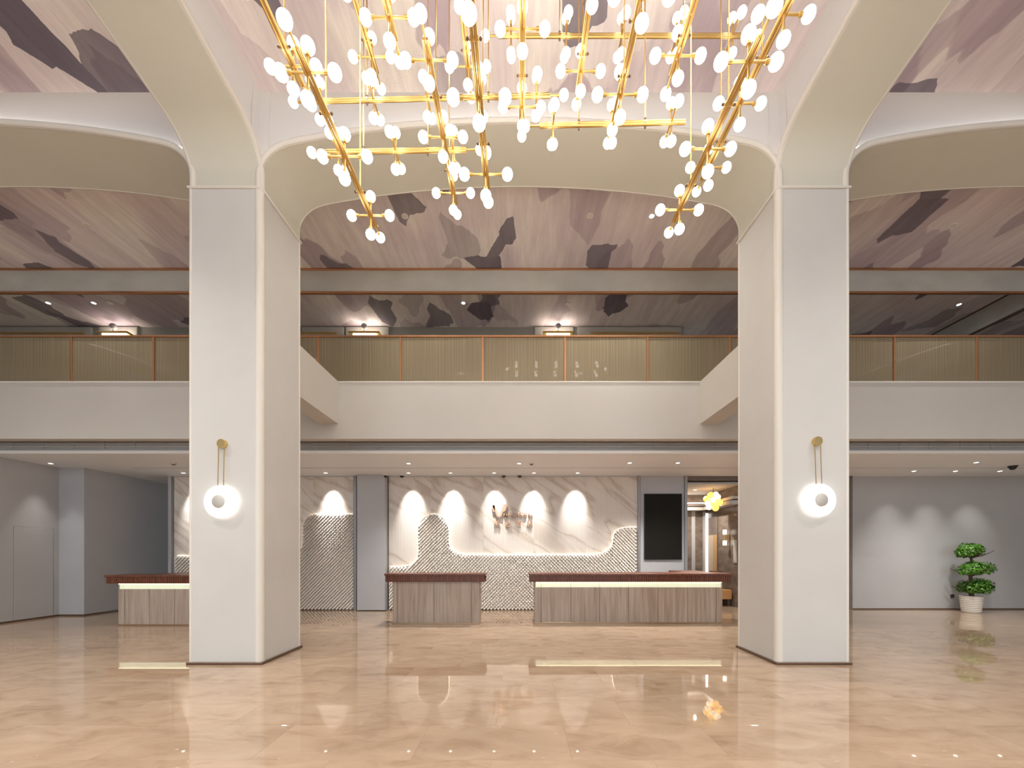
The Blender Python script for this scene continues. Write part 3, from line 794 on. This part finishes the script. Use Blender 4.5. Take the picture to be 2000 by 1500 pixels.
for k, px in enumerate((225, 713, 1090)):
    x = PX(px, YZ-.2)
    nm = ['left of the left column', 'behind the railing left of centre', 'behind the railing right of centre'][k]
    t = thing('wall_lamp', 'brass mezzanine wall lamp with round reflector, %s' % nm, 'wall lamp', (x, YZ-.2, ZC-.6), 'mezzanine wall lamps')
    MB().bbox(x-.40, x+.40, YZ-.30, YZ-.03, PZ(654, YZ-.2), PZ(650, YZ-.2), .01).build('tray', M['brass'], t, smooth=False)
    MB().sphere((x, YZ-.25, ZC-.15), .08).build('reflector', simple('grey_reflector', (0.35,0.34,0.33), 0.5), t)
    MB().tube((x, YZ-.25, PZ(650, YZ-.2)), (x, YZ-.25, ZC-.2), .012, 8).build('stem', M['brass'], t)
    MB().box(x-.34, x+.34, YZ-.26, YZ-.08, PZ(650, YZ-.2)+.001, PZ(650, YZ-.2)+.012).build('lens', emit('lamp_tray', (1.0,0.90,0.78), 8.0), t, smooth=False)
    MB().bbox(x-.3, x+.3, YZ-.25, YZ-.06, PZ(654, YZ-.2)-.03, PZ(654, YZ-.2), .004).build('lower_lens', emit('lamp_down', (1.0,0.82,0.55), 9.0), t, smooth=False)

# ------------------------------------------------------------------ chandelier
AR = 0.18; RG = 0.0450
ch = thing('chandelier', 'large chandelier of crossing gold rods with many glowing white globes', 'chandelier', (0.1, 3.0, ZC))
globe_me = MB().sphere((0,0,0), RG, 16, 10).mesh('globe', M['globe'])
def arm_mesh(L1, L2, name):
    m = MB(); r = .0085
    m.tube((-L1, 0, 0), (L2, 0, 0), r, 8)
    for x0, x1 in ((-L1-.004, -L1+.03), (L2-.03, L2+.004)):
        m.tube((x0, 0, 0), (x1, 0, 0), .0155, 10)
    return m.mesh(name, M['gold'])
arm_x = arm_mesh(AR-RG+.006, AR-RG+.006, 'arm')
tip_me = MB().tube((0,0,0), (.10,0,0), .0085, 8).tube((.085,0,0), (.115,0,0), .0155, 10).mesh('tip', M['gold'])
ROT = {'X': (0,0,0), 'Y': (0,0,R(90)), 'Z': (0,R(-90),0)}
def cross(beam, c, dirs):
    for d_ in dirs:
        put('arm', arm_x, beam, c, ROT[d_])
        v = {'X': Vector((AR,0,0)), 'Y': Vector((0,AR,0)), 'Z': Vector((0,0,AR))}[d_]
        for s_ in (-1, 1): put('globe', globe_me, beam, c + v*s_)
def chan_beam(pts, axis, ends=(True, True), hang=True):
    """pts: cross positions along a straight beam"""
    a, b = pts[0], pts[-1]; dirv = (b-a).normalized(); AX = 0.26
    e0, e1 = a - dirv*(AX-.13), b + dirv*(AX-.13)
    cc = (a+b)/2
    off = Vector((.0135,0,0)) if axis == 'Y' else Vector((0,0.004,.0150))
    rr = .0125 if axis == 'Y' else .0145
    m = MB(); m.tube(e0-off-cc, e1-off-cc, rr, 10); m.tube(e0+off-cc, e1+off-cc, rr, 10)
    o = put('beam', m.mesh('beam', M['gold']), ch, cc)
    for c in pts: cross(o, c, 'XZ' if axis == 'Y' else 'YZ')
    for e_, base, sg_, on in ((a, e0, -1, ends[0]), (b, e1, 1, ends[1])):
        if not on: continue
        put('globe', globe_me, o, e_ + dirv*sg_*(AX+.005))
        ang = math.atan2(dirv.y*sg_, dirv.x*sg_)
        put('tip', tip_me, o, base, (0, 0, ang))
    if hang:
        for f in (.22, .78):
            q = a.lerp(b, f)
            mm = MB(); mm.tube((0,0,0), (0,0,ZC-q.z), .0055, 6); mm.tube((-.03,0,0) if axis == 'Y' else (0,-.022,0), (.03,0,0) if axis == 'Y' else (0,.022,0), .012, 8)
            put('suspension_rod', mm.mesh('suspension_rod', M['gold']), ch, q)
            for s_ in (-1, 1):
                k = Vector((.042*s_, 0, 0)) if axis == 'Y' else Vector((0, 0, .042*s_))
                put('clamp_knob', knob, o, q + k)
knob = MB().sphere((0,0,0), .011, 8, 6).mesh('clamp_knob', M['bronze'])
SPC = 0.565
for (cx, cy, h, n) in ((1327,410,3.22,3), (1383.5,327,3.84,3), (724,421,3.21,3), (573,130,3.84,2), (885.5,377,3.78,3), (949,340.5,3.17,3),
                       (1019.5,209,4.24,3), (1134,139,4.34,2), (1211,185,3.66,2), (1324,109,3.97,2), (726,111,4.78,2), (761,34,4.0,2), (914,130,4.75,2)):
    Y = F*h/(VY-cy); x = (cx-VX)*Y/F
    pts = [Vector((x, Y - SPC*k, EYE+h)) for k in reversed(range(n))]
    chan_beam(pts, 'Y')
def hbeam(xs_, y0, y1, h, ends):
    Ya, Yb = F*h/(VY-y0), F*h/(VY-y1)
    A = Vector(((xs_[0]-VX)*Ya/F, Ya, EYE+h)); B = Vector(((xs_[-1]-VX)*Yb/F, Yb, EYE+h))
    n = len(xs_)
    chan_beam([A.lerp(B, i/(n-1)) for i in range(n)], 'X', ends)
hbeam([625,729,834,939,1048], 198, 187, 4.45, (True, True))
hbeam([661,772,885], 297, 293, 3.95, (True, True))
hbeam([998,1105,1213,1320,1430], 70, 70, 5.35, (True, True))
hbeam([1080,1195,1311], 245, 239, 4.10, (True, False))

# ------------------------------------------------------------------ round wall lamps on the columns
def disc_lamp(px, py, bx, by, label):
    Yc = Y1; c = P(px, py, Yc-.05); b_ = P(bx, by, Yc-.04)
    t = thing('disc_lamp', label, 'wall lamp', (c.x, Yc, c.z), 'round wall lamps on the columns')
    MB().lathe([(.060, Yc), (.060, Yc-.045), (.056, Yc-.05)], (b_.x, 0, b_.z), 28, 'Y').build('ceiling_rose', M['brass'], t)
    for dx in (-.040, .036): MB().tube((b_.x+dx, Yc-.03, b_.z), (c.x+dx, Yc-.04, c.z+.20), .0055, 6).build('hanging_rod', M['brass'], t)
    MB().lathe([(.05, Yc-.001), (.05, Yc-.02)], (c.x, 0, c.z), 24, 'Y').build('back_mount', M['brass'], t)
    MB().lathe([(.195, Yc-.022), (.218, Yc-.03), (.218, Yc-.05), (.208, Yc-.058), (.10, Yc-.058)], (c.x, 0, c.z), 48, 'Y').build('diffuser', emit('disc_diffuser', (1.0,0.98,0.95), 1.6), t)
    MB().lathe([(.120, Yc-.0585), (.120, Yc-.064), (.088, Yc-.066)], (c.x, 0, c.z), 40, 'Y').build('glow_ring', emit('disc_ring', (1.0,0.98,0.96), 6.0), t)
    MB().lathe([(.090, Yc-.06), (.090, Yc-.085), (.084, Yc-.09)], (c.x, 0, c.z), 40, 'Y').build('centre_disc', M['satin'], t)
disc_lamp(430, 980, 432, 866, 'round white disc lamp on brass rods, on the left column')
disc_lamp(1601, 977, 1598, 861, 'round white disc lamp on brass rods, on the right column')

# ------------------------------------------------------------------ ceiling fittings under the balcony
def downlight(px, py, label, group, power=0, aim=None, size=R(60), blend=.7, color=(1.0,.97,.93)):
    Y = F*2.03/(VY-py); x = PX(px, Y)
    t = thing('downlight', label, 'downlight', (x, Y, ZL), group)
    MB().lathe([(.052, ZL), (.050, ZL-.006), (.040, ZL-.006)], (x, Y, 0), 20).build('ring', M['whitetrim'], t)
    MB().lathe([(.040, ZL-.007), (.001, ZL-.0075)], (x, Y, 0), 20).build('lens', M['lens'], t)
    if power:
        d = bpy.data.lights.new('lamp', 'SPOT'); d.energy = power; d.spot_size = size; d.spot_blend = blend; d.color = color; d.shadow_soft_size = .03
        o = bpy.data.objects.new('lamp', d); col.objects.link(o); o.parent = t; o.location = (0, 0, -.02)
        tgt = Vector(aim if aim else (x, Y, 0)); o.rotation_euler = (tgt - Vector((x, Y, ZL-.02))).to_track_quat('-Z', 'Y').to_euler()
WASH = [358, 636, 798, 880, 965, 1043, 1128]
for k, px in enumerate(WASH):
    Yd = F*2.03/(VY-923.5)
    x = PX(px, Yd)
    xw = x
    downlight(px, 923.5, 'small wall-washing downlight above the marble wall, %s from the left' % ORD[k], 'marble wall washers', 250, (xw, YW+.02, 2.62), R(50), 1.0, (1.0,.98,.97))
for k, px in enumerate((1785, 1866, 1953)):
    Yd = F*2.03/(VY-920); x = PX(px, Yd)
    downlight(px, 920, 'small downlight over the plain grey right wall, %s from the column' % ORD[k], 'right wall washers', 60, (x, YW+.1, .5), R(66), 1.0)
for px, py, lab in ((99, 905, 'downlight over the flush door at far left'), (798, 905, 'downlight in front of the short middle desk'), (1014, 905, 'downlight above the gap between desks'),
                    (1230, 904, 'downlight over the long desk, left of the next one'), (1324, 904, 'downlight over the right end of the long desk'), (1907, 903, 'downlight nearest the viewer at far right')):
    downlight(px, py, lab, 'general downlights', 75 if px < 300 else 360, None, R(56) if px < 300 else R(118), 1.0)
def dome(px, py, r, label):
    Y = min(F*2.03/(VY-py), YW-.12); x = PX(px, Y)
    t = thing('dome_camera', label, 'security camera', (x, Y, ZL), 'dome cameras')
    MB().lathe([(r, ZL), (r, ZL-.02), (r*.85, ZL-.03)], (x, Y, 0), 20).build('mount', M['whitetrim'] if r < .08 else M['blackp'], t)
    MB().lathe([(max(1e-6, r*.8*math.cos(a*math.pi/12)), ZL-.028-r*.8*math.sin(a*math.pi/12)) for a in range(7)], (x, Y, 0), 20).build('dome', M['blackp'], t)
for px, py, r, lab in ((62, 907, .085, 'black dome camera under the ceiling at far left'), (753, 927, .07, 'small dome camera at the top of the grey pier'), (785, 927, .07, 'small dome camera just right of the grey pier'),
                       (984, 927, .07, 'small dome camera above the sign, left of a pair'), (1015, 927, .07, 'small dome camera above the sign, right of a pair'), (1978, 910, .085, 'black dome camera under the ceiling at far right')):
    dome(px, py, r, lab)
for px, py, lab in ((339, 905, 'grey smoke detector beside the left column'), (1038, 905, 'grey smoke detector above the gap between desks')):
    Y = F*2.03/(VY-py); x = PX(px, Y)
    t = thing('smoke_detector', lab, 'smoke detector', (x, Y, ZL), 'smoke detectors')
    MB().lathe([(.06, ZL), (.058, ZL-.02), (.035, ZL-.022)], (x, Y, 0), 20).build('base', M['satin'], t)
    MB().lathe([(.035, ZL-.022), (.03, ZL-.042), (.001, ZL-.045)], (x, Y, 0), 16).build('sensor', M['bronze'], t)
# small fittings in the mezzanine mural ceiling
def mez_fit(px, py, lab, lit, pw=0):
    Y = F*HC/(VY-py); x = PX(px, Y)
    t = thing('ceiling_spot', lab, 'spotlight', (x, Y, ZC), 'mural ceiling spots')
    MB().lathe([(.06, ZC), (.058, ZC-.012), (.042, ZC-.012)], (x, Y, 0), 18).build('ring', M['whitetrim'], t)
    MB().lathe([(.042, ZC-.013), (.001, ZC-.014)], (x, Y, 0), 18).build('lens', M['blueled'] if lit else M['pot'], t)
    if pw:
        d = bpy.data.lights.new('lamp', 'SPOT'); d.energy = pw; d.spot_size = R(125); d.spot_blend = 1.0; d.color = (1.0, .95, .88); d.shadow_soft_size = .05
        o = bpy.data.objects.new('lamp', d); col.objects.link(o); o.parent = t; o.location = (0, 0, -.03)
for px, py, lab, lit in ((1273, 421, 'bright cool ceiling spot beside the right end of the chandelier', True), (791, 422, 'pale ceiling spot with added lamp left of centre beyond the arch', False), (1152, 421, 'pale ceiling spot with added lamp right of centre beyond the arch', False),
                         (170, 440, 'pale ceiling spot with added lamp beyond the arch of the left bay', False), (1862, 440, 'added pale ceiling spot with lamp beyond the arch of the right bay', False),
                         (94, 591, 'bright cool ceiling spot deep over the left mezzanine', True), (905, 591, 'bright cool ceiling spot deep over the middle mezzanine', True), (183, 591, 'small white ceiling spot left of a pair near left column', True), (215, 591, 'small white ceiling spot right of a pair near left column', False),
                         (1109, 593, 'unlit ceiling spot deep over the mezzanine right of centre', False), (1873, 594, 'small white ceiling spot deep over the right mezzanine', True)):
    mez_fit(px, py, lab, lit, 210 if py < 500 else (45 if lit else 0))  # unlit near fittings get added lamps to brighten floor and ceiling

# fill lamps added overhead in the mural ceilings, unseen, to lift floor brightness
k = 0
for x, y in ((-2.0, 2.4), (2.0, 2.4), (-2.4, -.4), (2.4, -.4), (-6.4, 3.4), (-9.6, 3.4), (-6.4, .2), (6.4, 3.4), (9.6, 3.4), (6.4, .2), (-3, -5), (3, -5)):
    t = thing('ceiling_downlight', 'added unseen fill lamp in the mural ceiling above the viewer', 'downlight', (x, y, ZC), 'overhead fill lamps'); k += 1
    MB().lathe([(.11, ZC), (.105, ZC-.015), (.08, ZC-.015)], (x, y, 0), 24).build('ring', M['whitetrim'], t)
    MB().lathe([(.08, ZC-.016), (.001, ZC-.017)], (x, y, 0), 24).build('lens', M['lens'], t)
    d = bpy.data.lights.new('lamp', 'SPOT'); d.energy = OVERHEAD_FILL*(.82 if abs(x) < 3 and y > -2 else (1.5 if x < -5 else 1.2)); d.spot_size = R(120); d.spot_blend = 1.0; d.color = (1.0, .97, .92); d.shadow_soft_size = .12
    o = bpy.data.objects.new('lamp', d); col.objects.link(o); o.parent = t; o.location = (0, 0, -.03)

# black wall socket
t = thing('wall_socket', 'small black socket on the grey wall beside the plant pot', 'socket', P(1860, 1168, YW+.05))
c = P(1860, 1164, YW+.05)
MB().bbox(c.x-.045, c.x+.045, YW+.035, YW+.06, c.z-.045, c.z+.045, .006).build('plate', M['blackp'], t, smooth=False)
MB().bbox(c.x-.02, c.x+.02, YW+.03, YW+.037, c.z-.02, c.z+.02, .003).build('inset', M['darkline'], t, smooth=False)

# ------------------------------------------------------------------ potted topiary
YPt = 10.08; sP = F/YPt
pl = thing('topiary_plant', 'green three-tiered topiary tree in ribbed white pot', 'plant', (PX(1898, YPt), YPt, 0))
cx = PX(1897, YPt); hp = .42
prof = [(.001, .0), (.165, .0), (.175, .02)]
for k in range(8):
    z = .03 + k*(hp-.06)/8; r_ = .175 + (.21-.175)*k/8
    prof += [(r_+.006, z+.008), (r_+.006, z+.03), (r_-.002, z+.042)]
prof += [(.218, hp-.02), (.218, hp), (.195, hp), (.19, hp-.05)]
po = MB().lathe(prof, (cx, YPt, 0), 36).build('pot', M['pot'], pl)
MB().lathe([(.19, hp-.05), (.001, hp-.045)], (cx, YPt, 0), 24).build('soil', M['soil'], pl)
MB().sweep([(cx, YPt, hp-.06), (cx+.02, YPt, .62), (cx-.01, YPt+.01, .9), (cx+.03, YPt, 1.15), (cx-.01, YPt, 1.4), (cx+.01, YPt, 1.6)], [.05,.042,.036,.03,.024,.015], 8).build('trunk', M['bark'], pl)
tiers = [(1898, 1147, 40, 17), (1897, 1112, 40, 15), (1899, 1077, 37, 16)]
rnd = random.Random(3)
for (tx, ty, hw, hh) in tiers:
    c = P(tx, ty, YPt)
    for k in range(9):
        an = rnd.uniform(0, 2*math.pi); q = rnd.uniform(.45, .8)
        MB().sweep([(cx+.01, YPt, c.z-.16), (cx+math.cos(an)*hw/sP*q*.5, YPt+math.sin(an)*hw/sP*q*.5, c.z-.10), (cx+math.cos(an)*hw/sP*q, YPt+math.sin(an)*hw/sP*q, c.z+.02)], [.018,.012,.006], 5).build('branch', M['bark'], pl)
lowY = YW - .02
for (tx, ty, hw, hh) in tiers:
    c = P(tx, ty, YPt); a, b_ = hw/sP*.82, hh/sP
    m = MB()
    lobes = [(rnd.uniform(-.55, .55)*a, rnd.uniform(-.5, .5)*a*.8, rnd.uniform(-.2, .35)*b_, rnd.uniform(.42, .62)) for _ in range(9)]
    for k in range(1500):
        lx, ly, lz, lr = rnd.choice(lobes)
        th = rnd.uniform(0, 2*math.pi); u = rnd.uniform(-.75, 1); rr = rnd.uniform(.72, 1.0)
        sx_ = math.sqrt(max(0, 1-u*u))
        d_ = Vector((sx_*math.cos(th), sx_*math.sin(th), u))
        p = Vector((c.x+lx+d_.x*a*lr*rr, YPt+ly+d_.y*a*lr*rr*.85, c.z+lz+d_.z*b_*.85*rr))
        if p.y > lowY-.05: continue
        nrm = (d_ + Vector((rnd.uniform(-.6,.6), rnd.uniform(-.6,.6), rnd.uniform(-.2,.8)))).normalized()
        tx_ = nrm.cross(Vector((rnd.uniform(-1,1), rnd.uniform(-1,1), rnd.uniform(-1,1)))).normalized(); ty_ = nrm.cross(tx_)
        L_, W_ = rnd.uniform(.028, .048), rnd.uniform(.013, .02)
        m.add([p-tx_*L_, p+ty_*W_-nrm*.004, p+tx_*L_, p-ty_*W_-nrm*.004], [(0,1,2,3)])
    o = m.build('foliage', M['leaf'], pl, smooth=False, fix=False); o['kind'] = 'stuff'

# ------------------------------------------------------------------ hall seen through the doorway
HX0, HX1, HY0, HY1 = XD0, 6.0, YW+.3, 12.7
HZ = 3.35
struct(MB().box(XD0-.1, XD0, HY0, HY1, 0, HZ).build('wall_hall_left', M['hallmarble'], smooth=False))
struct(MB().box(XD0-.1, HX1+.1, HY1, HY1+.1, 0, HZ).build('wall_hall_back', M['hallmarble'], smooth=False), 'brown marble wall at the end of the hall')
struct(MB().box(HX1, HX1+.1, HY0, HY1, 0, HZ).build('wall_hall_right', M['hallmarble'], smooth=False), 'brown marble hall wall with two small sconces')
struct(MB().box(HX1, 7.1, HY0-.05, HY0, 0, HZ).build('wall_hall_near', M['hallmarble'], smooth=False))
struct(MB().box(XD0-.1, HX1+.1, HY0-.1, HY1+.1, HZ, HZ+.05).build('ceiling_hall', M['cove'], smooth=False))
cz = EYE+1.33
m = MB(); m.box(HX1-.28, HX1, HY0, HY1, cz, cz+.10); m.box(HX1-.20, HX1, HY0, HY1, cz+.14, cz+.22)
m.box(XD0, HX1, HY1-.28, HY1, cz, cz+.10); m.box(XD0, HX1, HY1-.20, HY1, cz+.14, cz+.22)
struct(m.build('trim_cornice', M['cove'], smooth=False))
struct(MB().box(XD0+.02, HX1-.02, HY1-.12, HY1-.10, cz+.23, cz+.25).build('trim_cove_light', emit('hall_cove', (1.0,0.9,0.76), 14.0), smooth=False))
# end wall: pale panels, door leaf and lit strip
struct(MB().box(PX(1350, HY1), PX(1357, HY1), HY1-.03, HY1, 0, cz).build('trim_hall_1', M['greypanel'], smooth=False))
struct(MB().box(PX(1372, HY1), PX(1377, HY1), HY1-.04, HY1, 0, cz).build('trim_hall_2', M['greypanel'], smooth=False))
ls = tag(MB().box(PX(1377.5, HY1), PX(1381.5, HY1), HY1-.05, HY1-.01, .05, PZ(1003, HY1)).build('light_strip', M['hallled'], smooth=False), 'tall vertical white light strip at the end of the hall', 'light')
dd = struct(MB().bbox(HX1-.03, HX1+.0, 12.05, 12.6, 0, 2.6, .004).build('door_2', M['brownwood'], smooth=False), 'brown door at the end of the hall')
MB().bbox(HX1-.045, HX1-.03, 12.05, 12.25, 0, 2.05, .004).build('door_leaf', simple('honey_wood', (0.55,0.33,0.15), 0.4), dd, smooth=False)
MB().bbox(HX1-.045, HX1-.03, 12.27, 12.6, 0, 2.05, .004).build('door_leaf', simple('pale_wood', (0.55,0.46,0.36), 0.4), dd, smooth=False)
# hall pendant
pd = thing('pendant_lamp', 'cluster pendant of amber and clear glass globes in the hall', 'pendant lamp', (5.5, 11.35, HZ))
c = P(1393, 979, 11.35)
MB().tube((c.x, 11.35, c.z), (c.x, 11.35, HZ), .008, 6).build('cord', M['bronze'], pd)
amber = emit('amber_glass', (1.0, 0.60, 0.13), 1.5); clearg = emit('clear_glass', (1.0, 0.86, 0.62), 1.6)
rr2 = random.Random(5)
for k in range(14):
    th = k*2.4; u = -1+2*(k+.5)/14; q = math.sqrt(1-u*u)
    p = c + Vector((q*math.cos(th)*.18, q*math.sin(th)*.18, u*.21))
    MB().sphere(p, .075 if k % 3 else .09, 12, 8).build('glass_globe', amber if k % 3 != 1 else clearg, pd)
for k in range(6):
    th = k*1.9; MB().tube(c, c + Vector((math.cos(th)*.2, math.sin(th)*.2, -.2+.08*k)), .01, 6).build('stem', M['brass'], pd)
hall_fill = thing('downlight', 'added fill downlight in the hall ceiling beyond the doorway', 'downlight', (5.15, 11.7, HZ), 'general downlights')  # lamp added to brighten the dark hall
MB().lathe([(.052, HZ), (.050, HZ-.006), (.040, HZ-.006)], (5.15, 11.7, 0), 20).build('ring', M['whitetrim'], hall_fill)
MB().lathe([(.040, HZ-.007), (.001, HZ-.0075)], (5.15, 11.7, 0), 20).build('lens', M['lens'], hall_fill)
d = bpy.data.lights.new('lamp', 'SPOT'); d.energy = 260; d.spot_size = R(150); d.spot_blend = 1.0; d.color = (1.0, .93, .82); d.shadow_soft_size = .03
o = bpy.data.objects.new('lamp', d); col.objects.link(o); o.parent = hall_fill; o.location = (0, 0, -.03)
# hall sconce
sc_ = thing('hall_sconce', 'brass wall sconce with two white shades on brown marble', 'wall lamp', (HX1, 11.42, 1.9))
yy = 11.42
MB().bbox(HX1-.04, HX1, yy-.05, yy+.05, 1.86, 2.02, .006).build('back_plate', M['brass'], sc_, smooth=False)
for z0_, z1_ in ((2.03, 2.16), (1.72, 1.85)):
    MB().lathe([(.05, z0_), (.05, z1_)], (HX1-.12, yy, 0), 16).build('shade', M['shade'], sc_)
MB().tube((HX1-.12, yy, 1.85), (HX1-.12, yy, 2.03), .012, 8).build('stem', M['brass'], sc_)
MB().tube((HX1-.12, yy, 1.94), (HX1-.03, yy, 1.94), .012, 8).build('bracket', M['brass'], sc_)
# framed notice, bench and dark bin in the hall
nt_ = thing('wall_notice', 'narrow pale framed notice on the hall wall', 'notice', (HX1, 11.05, 1.3))
MB().bbox(HX1-.02, HX1, 10.98, 11.16, 1.22, 1.86, .004).build('frame', M['satin'], nt_, smooth=False)
MB().box(HX1-.024, HX1-.019, 11.0, 11.14, 1.25, 1.83).build('sheet', simple('paper', (0.55,0.52,0.48), 0.5), nt_, smooth=False)
bn = thing('hall_bench', 'low orange wood bench against the hall wall', 'bench', (5.75, 11.6, 0))
MB().bbox(5.35, 5.97, 11.2, 12.0, .20, .46, .01).build('seat', simple('orange_wood', (0.55,0.28,0.10), 0.4), bn, smooth=False)
for x in (5.42, 5.90):
    for y in (11.26, 11.94): MB().box(x-.03, x+.03, y-.03, y+.03, 0, .2).build('leg', M['bronze'], bn, smooth=False)
ck = thing('desk_stand', 'black upright stand with red top beside the long desk end', 'stand', (5.7, 11.6, .46))
MB().bbox(5.62, 5.80, 11.5, 11.7, .46, .92, .01).build('body', M['blackp'], ck, smooth=False)
MB().bbox(5.58, 5.84, 11.46, 11.74, .92, .98, .006).build('top', M['redwood'], ck, smooth=False)
